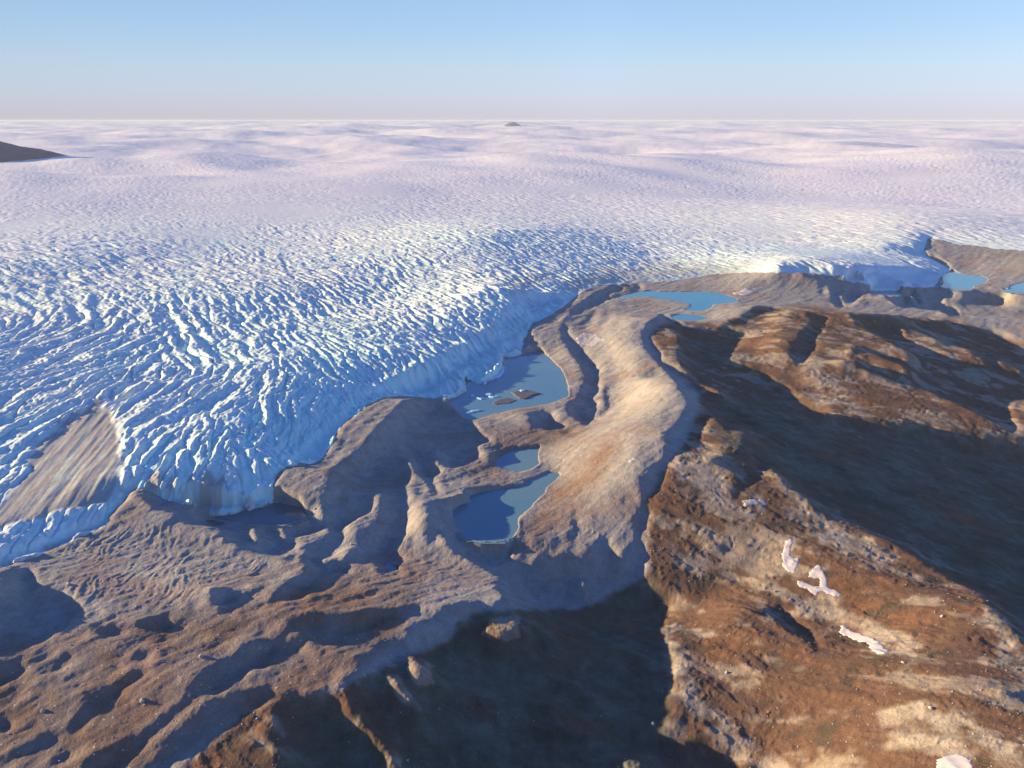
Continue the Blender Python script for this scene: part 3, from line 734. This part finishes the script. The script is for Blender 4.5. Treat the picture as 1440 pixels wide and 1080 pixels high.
def tint_of(x, y, z, cv):
    px, py, qx, qy, r = cv['px'], cv['py'], cv['qx'], cv['qy'], cv['r']
    n = len(x); t = np.zeros((n, 3))
    f1 = fbm(x/45, y/45, 4, 201); f2 = fbm(x/120, y/120, 3, 202); f3 = fbm(x/12, y/12, 3, 203)
    f1a = fbm((x*.8 - y*.6)/70, (x*.6 + y*.8)/26, 4, 211)
    rust = np.clip(lookb(rust_m, qx, qy), 0, 1); valley_dark = np.clip(lookb(valley_dark_m, qx, qy) - 1.2*lookb(knob_m, qx, qy), 0, 1); pale = lookb(pale_m, qx, qy)
    gravc = np.array([.335, .298, .25]); rustc = np.array([.215, .125, .078])
    mudc = np.array([.27, .19, .15]); rockc = np.array([.33, .25, .17]); tund = np.array([.150, .082, .048]); dark = np.array([.05, .052, .036]); valley_darkc = np.array([.095, .092, .062])
    def mix(a, b, k): k = k[:, None]; return a*(1-k) + b*k
    one = np.ones((n, 1))
    G = gravc*one*(1 + 0.12*f2[:, None])
    G = mix(G, np.array([.215, .165, .135]), 0.6*rust)
    G = mix(G, rustc, np.clip(rust*(0.60 + 1.2*f1), 0, 0.9))
    G = mix(G, np.array([.30, .215, .165]), 0.7*sstep(0.0, .35, fbm(x/90, y/60, 4, 231)))
    G = mix(G, np.array([.25, .2, .155]), np.clip(0.4*sstep(0.1, .5, f3), 0, 1))
    B = mix(tund*one, rockc, sstep(-0.05, 0.25, f1a + 0.35*f3 + 0.3*f2))
    B = mix(B, np.array([.37, .295, .21])*(1 + .25*f3[:, None]), np.clip(pale*(0.62 + 1.6*f3 + 1.2*f1 + 1.3*f1a), 0, .9))
    B = mix(B, np.array([.20, .095, .045]), sstep(0.1, .4, fbm(x/70, y/50, 3, 205))*0.6*(1 - pale))
    B = mix(B, dark, sstep(0.15, 0.5, fbm(x/26, y/20, 4, 206))*0.6)
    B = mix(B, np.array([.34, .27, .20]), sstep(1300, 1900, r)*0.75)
    B = mix(B, valley_darkc*(1 + 1.0*f1[:, None] + .5*f3[:, None]), np.clip(valley_dark*(0.80 + 1.7*f1a + 0.9*f2), 0, .95))
    g = cv['grav']
    gr = mix(B, G, g)
    # ice
    ices = cv['ices']
    mar = (1 - sstep(0.6, 1.0, ices))
    midb = sstep(150, 420, px)*(1 - sstep(900, 1300, r))
    mar = mar*sstep(0.55, 0.75, ices)
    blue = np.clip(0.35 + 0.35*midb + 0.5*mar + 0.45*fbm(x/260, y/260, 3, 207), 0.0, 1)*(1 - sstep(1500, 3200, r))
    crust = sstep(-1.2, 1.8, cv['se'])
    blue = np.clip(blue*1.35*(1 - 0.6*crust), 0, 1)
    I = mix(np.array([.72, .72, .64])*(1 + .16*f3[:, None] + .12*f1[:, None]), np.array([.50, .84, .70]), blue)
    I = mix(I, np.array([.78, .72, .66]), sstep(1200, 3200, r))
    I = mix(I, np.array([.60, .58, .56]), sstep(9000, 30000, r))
    streak = 1.5*fbm(y/90, (x + 0.15*y)/8, 4, 221)
    dirt = np.clip(sstep(0.12, 0.85, cv['dirt'] + 0.45*streak*(cv['dirt'] > 0.02))*(0.95 + 0.3*f3 + 0.5*streak), 0, 1)*sstep(0.02, 0.2, cv['dirt'])
    edge_d = sstep(0.72, 0.52, ices)*sstep(-0.25, 0.35, f3 + 0.5*f1)*(r < 1400)
    dirt = np.maximum(dirt, 0.75*edge_d)
    dirt = np.where(r > 1150, cv['dirt']*0.8, dirt)
    I = mix(I, np.array([.36, .305, .235])*(1 + 0.35*streak[:, None]), dirt*0.92)
    mar2 = sstep(0.5, 0.62, cv['ice'])
    return gr, I
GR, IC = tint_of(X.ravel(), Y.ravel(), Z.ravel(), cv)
print('tints', round(time.time() - T0, 1))
nr_, nc_ = shp
ids = np.arange(nr_*nc_).reshape(shp)
quads = np.stack([ids[:-1, :-1], ids[:-1, 1:], ids[1:, 1:], ids[1:, :-1]], -1).reshape(-1, 4)
co = np.stack([X.ravel(), Y.ravel(), Z.ravel()], -1)
icev = cv['ice']; gv = cv['grav']
fi = icev[quads].mean(1) > 0.5
fg = (~fi) & (gv[quads].mean(1) > 0.5)
def sheet(name, sel, mat, tint):
    q = quads[sel]
    used = np.zeros(len(co), bool); used[q.ravel()] = True
    remap = np.cumsum(used) - 1
    return tag(mesh_np(name, co[used], remap[q], mat, tint[used]), kind='structure')
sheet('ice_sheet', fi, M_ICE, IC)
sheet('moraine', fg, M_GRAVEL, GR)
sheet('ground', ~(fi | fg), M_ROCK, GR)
print('sheets', round(time.time() - T0, 1))

# ---------------------------------------------------------------- lakes
def water_mat(name, col, rough=0.12):
    m, n, l, b = mat_base(name)
    tc = n.new('ShaderNodeNewGeometry'); pos = tc.outputs['Position']
    n1 = noise(n, l, 0.012, 3, 0.5, pos, 0.6)
    r1 = ramp(n, l, n1.outputs[0], 0.36, 0.68, (*col, 1), (col[0]*1.5 + .01, col[1]*1.05 + .01, col[2]*0.92, 1))
    l.new(r1.outputs[0], b.inputs['Base Color'])
    b.inputs['Roughness'].default_value = rough; b.inputs['IOR'].default_value = 1.33
    w = noise(n, l, 0.9, 3, 0.5, pos)
    bp = n.new('ShaderNodeBump'); bp.inputs['Strength'].default_value = 0.12; bp.inputs['Distance'].default_value = 0.05
    l.new(w.outputs[0], bp.inputs['Height']); l.new(bp.outputs[0], b.inputs['Normal'])
    return m
W_DEEP = water_mat('lake_water', (.085, .215, .265))
W_TURQ = water_mat('lake_water_turquoise', (.035, .24, .32))
W_MURK = water_mat('meltwater', (.06, .12, .15))
for k, (lz, poly) in LAKES.items():
    gx, gy = to_ground(poly[:, 0], poly[:, 1], lz)
    s = 3.0
    xs = np.arange(gx.min() - 30, gx.max() + 30, s); ys = np.arange(gy.min() - 60, gy.max() + 60, s)
    XX, YY = np.meshgrid(xs, ys)
    px, py = to_px(XX, YY, np.full(XX.shape, lz))
    lb = lookb(blur(lake_soft[k], 2), px, py)
    idl = np.arange(XX.size).reshape(XX.shape)
    q = np.stack([idl[:-1, :-1], idl[:-1, 1:], idl[1:, 1:], idl[1:, :-1]], -1).reshape(-1, 4)
    sel = lb.ravel()[q].max(1) > 0.22
    q = q[sel]; used = np.zeros(XX.size, bool); used[q.ravel()] = True; remap = np.cumsum(used) - 1
    cc = np.stack([XX.ravel(), YY.ravel(), np.full(XX.size, lz)], -1)[used]
    tag(mesh_np('lake', cc, remap[q], W_TURQ if k in 'DEFGHIJ' else (W_MURK if k == 'K' else W_DEEP)), kind='structure')
print('lakes', round(time.time() - T0, 1))
# ---------------------------------------------------------------- haze
def box_mesh(name, x0, x1, y0, y1, z0, z1):
    me = bpy.data.meshes.new(name)
    v = [(x, y, z) for z in (z0, z1) for y in (y0, y1) for x in (x0, x1)]
    f = [(0, 2, 3, 1), (4, 5, 7, 6), (0, 1, 5, 4), (2, 6, 7, 3), (0, 4, 6, 2), (1, 3, 7, 5)]
    me.from_pydata(v, [], f); me.update()
    o = bpy.data.objects.new(name, me); C.objects.link(o); return o
hz = box_mesh('haze', -90000, 90000, -90000, 90000, -110, 312)
tag(hz, kind='stuff')
hm = bpy.data.materials.new('haze'); hm.use_nodes = True
n = hm.node_tree.nodes; n.clear()
ho = n.new('ShaderNodeOutputMaterial'); pv = n.new('ShaderNodeVolumePrincipled')
pv.inputs['Color'].default_value = (.78, .86, .92, 1); pv.inputs['Density'].default_value = HAZE
pv.inputs['Anisotropy'].default_value = 0.0
hm.node_tree.links.new(pv.outputs[0], ho.inputs['Volume'])
hz.data.materials.append(hm)
# ---------------------------------------------------------------- things that stand on the land
rng = random.Random(11)
def on_land(px, py, z=None):
    """the place on the built land that the photo shows at (px, py)"""
    zz = 0.0 if z is None else z
    for _ in range(14):
        x, y = to_ground(px, py, zz)
        if z is not None: break
        zz = 0.5*zz + 0.5*float(height(np.array([x]), np.array([y]))[0])
    return float(x), float(y), float(zz)
def simple_mat(name, col, rough=0.8, scale=0.5, bump=0.3, var=0.2):
    m, n, l, b = mat_base(name)
    tc = n.new('ShaderNodeNewGeometry')
    t = noise(n, l, scale, 6, 0.65, tc.outputs['Position'])
    c0 = [c*(1-var) for c in col]; c1 = [min(1, c*(1+var)) for c in col]
    r = ramp(n, l, t.outputs[0], 0.3, 0.7, (*c0, 1), (*c1, 1)); l.new(r.outputs[0], b.inputs['Base Color'])
    b.inputs['Roughness'].default_value = rough
    bp = n.new('ShaderNodeBump'); bp.inputs['Strength'].default_value = 0.6; bp.inputs['Distance'].default_value = bump
    l.new(t.outputs[0], bp.inputs['Height']); l.new(bp.outputs[0], b.inputs['Normal'])
    return m
M_SNOW = simple_mat('old_snow', (.50, .44, .41), 0.7, 0.25, 0.3, 0.06)
M_SNOWD = simple_mat('dusty_snow', (.44, .38, .33), 0.8, 0.25, 0.3, 0.08)
M_FLOE = simple_mat('floe_ice', (.42, .62, .70), 0.4, 0.3, 0.2, 0.15)
M_DARK = simple_mat('wet_gravel', (.10, .085, .085), 0.8, 0.4, 0.3, 0.3)
M_STONE = simple_mat('pale_stone', (.38, .34, .29), 0.9, 1.2, 0.2, 0.2)
M_NUN = simple_mat('nunatak_rock', (.035, .045, .075), 0.95, 0.02, 6.0, 0.4)

def slab(name, poly, zfun, thick, mat, cell, soft=1):
    """a closed, gently domed sheet over a photo outline, lying on the land (or on a level)"""
    gx, gy = [], []
    for a, b in poly:
        x, y, _ = on_land(a, b, zfun if isinstance(zfun, float) else None); gx.append(x); gy.append(y)
    gx = np.array(gx); gy = np.array(gy)
    xs = np.arange(gx.min() - 3*cell, gx.max() + 3*cell, cell); ys = np.arange(gy.min() - 3*cell, gy.max() + 3*cell, cell)
    XX, YY = np.meshgrid(xs, ys)
    ins = np.zeros(XX.shape, bool); q = np.stack([gx, gy], -1)
    wx = XX + 3.2*cell*fbm(XX/(7*cell), YY/(7*cell), 4, 301); wy = YY + 3.2*cell*fbm(XX/(7*cell), YY/(7*cell), 4, 302)
    for i in range(len(q)):
        (ax, ay), (bx, by) = q[i], q[(i+1) % len(q)]
        if ay == by: continue
        ins ^= ((ay > wy) != (by > wy)) & (wx < (bx - ax)*(wy - ay)/(by - ay) + ax)
    s = blur(ins.astype(float), soft)
    base = height(XX.ravel(), YY.ravel()).reshape(XX.shape) if not isinstance(zfun, float) else np.full(XX.shape, zfun)
    base_s = blur(base, 1)
    top = np.maximum(base, base_s) + thick*sstep(0.25, 0.9, s) - 0.02
    bot = base - 0.6
    ids = np.arange(XX.size).reshape(XX.shape)
    cells = ins[:-1, :-1] | ins[1:, 1:] | ins[1:, :-1] | ins[:-1, 1:]
    q4 = np.stack([ids[:-1, :-1], ids[:-1, 1:], ids[1:, 1:], ids[1:, :-1]], -1)[cells]
    n = XX.size
    faces = [q4, q4[:, ::-1] + n]
    edges = {}
    for f in q4:
        for k in range(4): edges[(f[k], f[(k+1) % 4])] = 1
    side = [(b, a, a + n, b + n) for (a, b) in edges if (b, a) not in edges]
    allf = np.concatenate(faces + [np.array(side)])
    co_ = np.concatenate([np.stack([XX.ravel(), YY.ravel(), top.ravel()], -1), np.stack([XX.ravel(), YY.ravel(), bot.ravel()], -1)])
    used = np.zeros(2*n, bool); used[allf.ravel()] = True; remap = np.cumsum(used) - 1
    return mesh_np(name, co_[used], remap[allf], mat)

for lab, poly, mat, th in (
    ('bright crescent of old snow against the pale outcrop on the brown hill', '1113,758 1107,762 1102,772 1101,787 1102,795 1108,803 1118,805 1118,795 1122,788 1122,784 1113,785 1110,778 1112,768', M_SNOW, .3),
    ('branching snow patch curled around a small rock knob just below the crescent', '1123,816 1127,817 1135,822 1145,825 1155,824 1155,817 1150,812 1142,812 1138,813 1138,807 1142,800 1148,797 1153,798 1158,807 1163,818 1163,825 1173,831 1183,837 1177,838 1167,835 1157,831 1150,832 1147,836 1142,834 1133,828 1125,823', M_SNOW, .3),
    ('long narrow snow patch under a low scarp in the middle of the brown hill', '1183,880 1188,882 1200,888 1217,894 1225,896 1237,905 1247,914 1250,918 1243,921 1233,919 1228,915 1222,905 1212,902 1200,898 1187,893 1183,887', M_SNOW, .3),
    ('rounded snow patch at the bottom edge of the picture', '1320,1070 1330,1063 1347,1061 1360,1069 1368,1082 1362,1094 1335,1096 1320,1084', M_SNOW, .3),
    ('dusty snow patch beside the dark gully on the big pale moraine', '810,477 823,468 838,470 845,476 853,476 841,482 837,486 813,482', M_SNOWD, .25),
    ('faint dusty snow patch right of the far turquoise lake', '1034,412 1050,407 1064,410 1050,416', M_SNOWD, .25),
    ('thin snow strip at the foot of the pale knoll above the brown hill', '1045,705 1060,702 1075,704 1078,710 1060,709 1046,713', M_SNOWD, .25),
    ('tiny sliver of snow low on the big pale moraine', '880,651 893,643 898,646 888,651', M_SNOWD, .25),
):
    o = slab('snow_patch', P(poly), None, th, mat, 0.8 if 'far' not in lab else 4.0)
    tag(o, lab, 'snow patch', 'snow patches left on the land')
zA = LAKES['A'][0]
for lab, poly, mat, th, nm in (
    ('dark gravel bar lying low in the long glacier lake', '716,550 724,552 735,549 748,550 760,554 748,557 742,561 732,561 724,556', M_DARK, 1.1, 'gravel_bar'),
    ('thin grey mud bank left of the dark gravel bar', '692,567 700,562 712,560 728,563 718,567 700,569', M_DARK, 0.5, 'mud_bank'),
):
    tag(slab(nm, P(poly), zA, th, mat, 1.0), lab, nm.replace('_', ' '))
for lab, poly in (
    ('flat blue ice floe nearest the glacier cliff, small and alone', '661,556 665,555 667,557 663,558'),
    ('long thin ice floe just left of the mud bank', '668,558 676,560 684,561 676,562 669,560'),
    ('ice floe touching the gravel bar side of the floating line', '681,554 688,553 694,555 688,557 682,556'),
    ('short ice floe floating above the mud bank', '686,558 698,557 704,558 694,560'),
    ('largest ice floe, a pale strip near the lower left shore', '653,581 664,578 672,577 679,576 676,578 666,580 660,582'),
    ('pale ice floe stranded on top of the dark gravel bar', '730,549 735,548 739,549 734,551'),
    ('hooked ice floe below the glacier cliff in the upper lake', '674,538 684,533 697,529 706,519 708,514 709,520 704,530 692,534 684,537 682,542'),
):
    tag(slab('ice_floe', P(poly), zA + (1.0 if 'stranded' in lab else 0.0), 1.0 if 'hooked' not in lab else 2.0, M_FLOE, 0.7), lab, 'ice floe', 'ice floes on the glacier lake')

# nunatak, an added unseen summit that shades it, and a far rock tip: hills that break through the ice
def hill(name, cx_, cy_, wx, wy, hgt, cell, mat, seed, label):
    xs = np.arange(-wx*1.1, wx*1.1, cell); ys = np.arange(-wy*1.1, wy*1.1, cell)
    XX, YY = np.meshgrid(xs, ys); d = np.sqrt((XX/wx)**2 + (YY/wy)**2)
    h = hgt*np.clip(1 - d**1.7, -0.25, 1)*(1 + 0.35*fbm(XX/(wx*.4), YY/(wy*.5), 3, seed))
    h += hgt*0.16*(ridged(XX/(wx*.2), YY/(wx*.2), 4, seed+3) - .55)*np.clip(1.1 - d, 0, 1)
    base = float(height(np.array([cx_]), np.array([cy_]))[0])
    Zh = base + h - 0.04*hgt
    ids = np.arange(XX.size).reshape(XX.shape)
    q = np.stack([ids[:-1, :-1], ids[:-1, 1:], ids[1:, 1:], ids[1:, :-1]], -1).reshape(-1, 4)
    q = q[d.ravel()[q].max(1) < 1.12]
    used = np.zeros(XX.size, bool); used[q.ravel()] = True; remap = np.cumsum(used) - 1
    cc = np.stack([XX.ravel() + cx_, YY.ravel() + cy_, Zh.ravel()], -1)[used]
    o = mesh_np(name, cc, remap[q], mat); tag(o, kind='structure'); return o
hill('hill', -2790.0, 4180.0, 560, 230, 96, 10, M_NUN, 401, '')
hill('hill', -3180.0, 4250.0, 420, 260, 190, 10, M_NUN, 411, '')  # added summit beyond the left edge, out of view, shades the nunatak
hill('hill', 12.0, 15500.0, 150, 160, 52, 8, M_NUN, 431, '')

# ice pinnacle at the snout
import bmesh
def rock_mesh(name, mat, seed, sub=2, sq=(1, 1, .75), rough=0.35, sharp=1.0):
    bm = bmesh.new(); bmesh.ops.create_icosphere(bm, subdivisions=sub, radius=1.0)
    r = random.Random(seed)
    pl = [Vector((r.uniform(-1, 1), r.uniform(-1, 1), r.uniform(-.6, 1))).normalized() for _ in range(7)]
    for v in bm.verts:
        k = 1.0
        for q in pl:
            d = v.co.normalized().dot(q)
            if d > 0.62: k = min(k, 0.62/d + 0.1)
        k *= 1 + rough*0.25*math.sin(v.co.x*5 + seed)*math.cos(v.co.y*4.3 + v.co.z*3 + seed*2)
        v.co = Vector((v.co.x*k*sq[0], v.co.y*k*sq[1], v.co.z*k*sq[2]))
    me = bpy.data.meshes.new(name); bm.to_mesh(me); bm.free(); me.materials.append(mat); return me
def pinnacle():
    bm = bmesh.new(); r = random.Random(5); rings = []
    for k, (z, rad) in enumerate(((-2, 4.6), (1.5, 3.9), (4, 2.6), (6.5, 1.7), (9, .8), (10.8, .12))):
        rings.append([bm.verts.new((math.cos(a*math.pi/4)*rad*r.uniform(.7, 1.25) + .15*k, math.sin(a*math.pi/4)*rad*r.uniform(.7, 1.25), z + r.uniform(-.4, .4))) for a in range(8)])
    for a, b in zip(rings, rings[1:]):
        for i in range(8): bm.faces.new((a[i], a[(i+1) % 8], b[(i+1) % 8], b[i]))
    bm.faces.new(rings[-1]); bm.faces.new(rings[0][::-1])
    me = bpy.data.meshes.new('ice_pinnacle'); bm.to_mesh(me); bm.free(); me.materials.append(simple_mat('dirty_ice', (.60, .53, .45), .6, .4, .3, .15)); return me
x, y, z = on_land(352, 712)
o = bpy.data.objects.new('ice_pinnacle', pinnacle()); C.objects.link(o); o.location = (x, y, z + 0.5)
tag(o, 'pale dusty pinnacle of ice standing alone below the glacier snout', 'ice pinnacle')

# boulders one can point at
protos = [rock_mesh('boulder', M_STONE, s, 2, (1, r1, r2)) for s, r1, r2 in ((3, .8, .7), (8, .65, .6), (21, .9, .85))]
first = None
def boulder(px, py, size, label, group):
    x, y, z = on_land(px, py)
    o = bpy.data.objects.new('boulder', rng.choice(protos)); C.objects.link(o)
    o.location = (x, y, z + size*0.15); o.scale = (size, size, size); o.rotation_euler = (0, 0, rng.uniform(0, 6.28))
    tag(o, label, 'boulder', group)
for px, py, sz, lab in (
    (96, 822, 1.9, 'grey boulder at the right edge of the big shaded bowl on the far left moraine'),
    (341, 748, 1.5, 'boulder in the shaded hollow left of the two small lit mounds'),
    (420, 745, 1.4, 'boulder in the shaded hollow right of the two small lit mounds'),
    (443, 716, 1.3, 'small boulder by the toe of the hooked crest'),
    (494, 766, 1.5, 'pale boulder on the narrow lit ridge between two shaded troughs'),
    (599, 894, 1.4, 'pale boulder in the blue shade just below the long moraine edge'),
    (283, 923, 1.7, 'boulder on the brown slope above the long diagonal trough'),
    (200, 985, 1.6, 'boulder beside the dark oval trough at lower left'),
    (60, 1000, 1.5, 'boulder on the smooth brown moraine nearest the left edge'),
    (573, 1070, 1.3, 'lone boulder in the dark hollow near the bottom edge'),
    (918, 1018, 1.4, 'boulder at the right rim of the dark hollow'),
    (1090, 832, 1.2, 'boulder left of the branching snow patch on the brown hill'),
    (1325, 867, 1.4, 'reddish lit boulder near the upper right rim of the brown hill'),
    (1308, 996, 1.5, 'boulder on the pale ground above the bottom snow patch'),
    (1022, 946, 1.3, 'boulder on the left shoulder of the brown hill'),
    (1270, 932, 1.4, 'boulder right of the lower end of the long narrow snow patch'),
):
    boulder(px, py, sz, lab, 'single boulders on the moraines and bedrock')
# loose stones nobody could count
cube = rock_mesh('stone', M_STONE, 5, 1)
base_v = np.array([v.co[:] for v in cube.vertices]); base_f = np.array([p.vertices[:] for p in cube.polygons])
nr = np.random.default_rng(4); N = 4500
pxr = nr.uniform(-60, 1500, N*3); pyr = nr.uniform(560, 1120, N*3)
sx, sy = to_ground(pxr, pyr, 0.0)
dens = fbm(sx/70, sy/70, 3, 501); keep = dens + nr.uniform(-.5, .5, len(dens)) > 0.22
sx, sy = sx[keep][:N], sy[keep][:N]
sz_, scv = height(sx, sy, True)
ok = (scv['ice'] < 0.3) & ((lookb(valley_dark_m, scv['px'], scv['py']) < 0.4) | (nr.random(len(sx)) < 0.15)) & (look(blur(lake_m > 0, 2), scv['px'], scv['py']) < 0.05)
sx, sy, sz_ = sx[ok], sy[ok], sz_[ok]
ss = 0.22 + 0.5*nr.random(len(sx))**3
rot = nr.uniform(0, 6.28, len(sx)); c_, s_ = np.cos(rot), np.sin(rot)
V = base_v[None]*ss[:, None, None]
V = np.stack([V[..., 0]*c_[:, None] - V[..., 1]*s_[:, None], V[..., 0]*s_[:, None] + V[..., 1]*c_[:, None], V[..., 2]], -1)
V += np.stack([sx, sy, sz_ + 0.1*ss], -1)[:, None]
F = (base_f[None] + (np.arange(len(sx))*len(base_v))[:, None, None]).reshape(-1, 3)
me = bpy.data.meshes.new('scattered_stones'); me.vertices.add(V.shape[0]*V.shape[1]); me.vertices.foreach_set('co', V.astype(np.float32).ravel())
me.loops.add(F.size); me.loops.foreach_set('vertex_index', F.astype(np.int32).ravel())
me.polygons.add(len(F)); me.polygons.foreach_set('loop_start', np.arange(len(F), dtype=np.int32)*3); me.polygons.foreach_set('loop_total', np.full(len(F), 3, np.int32))
me.update(calc_edges=True); me.materials.append(M_STONE)
o = bpy.data.objects.new('scattered_stones', me); C.objects.link(o); tag(o, 'loose pale stones strewn over the moraines and bedrock', 'stones', kind='stuff')
print('things', round(time.time() - T0, 1))
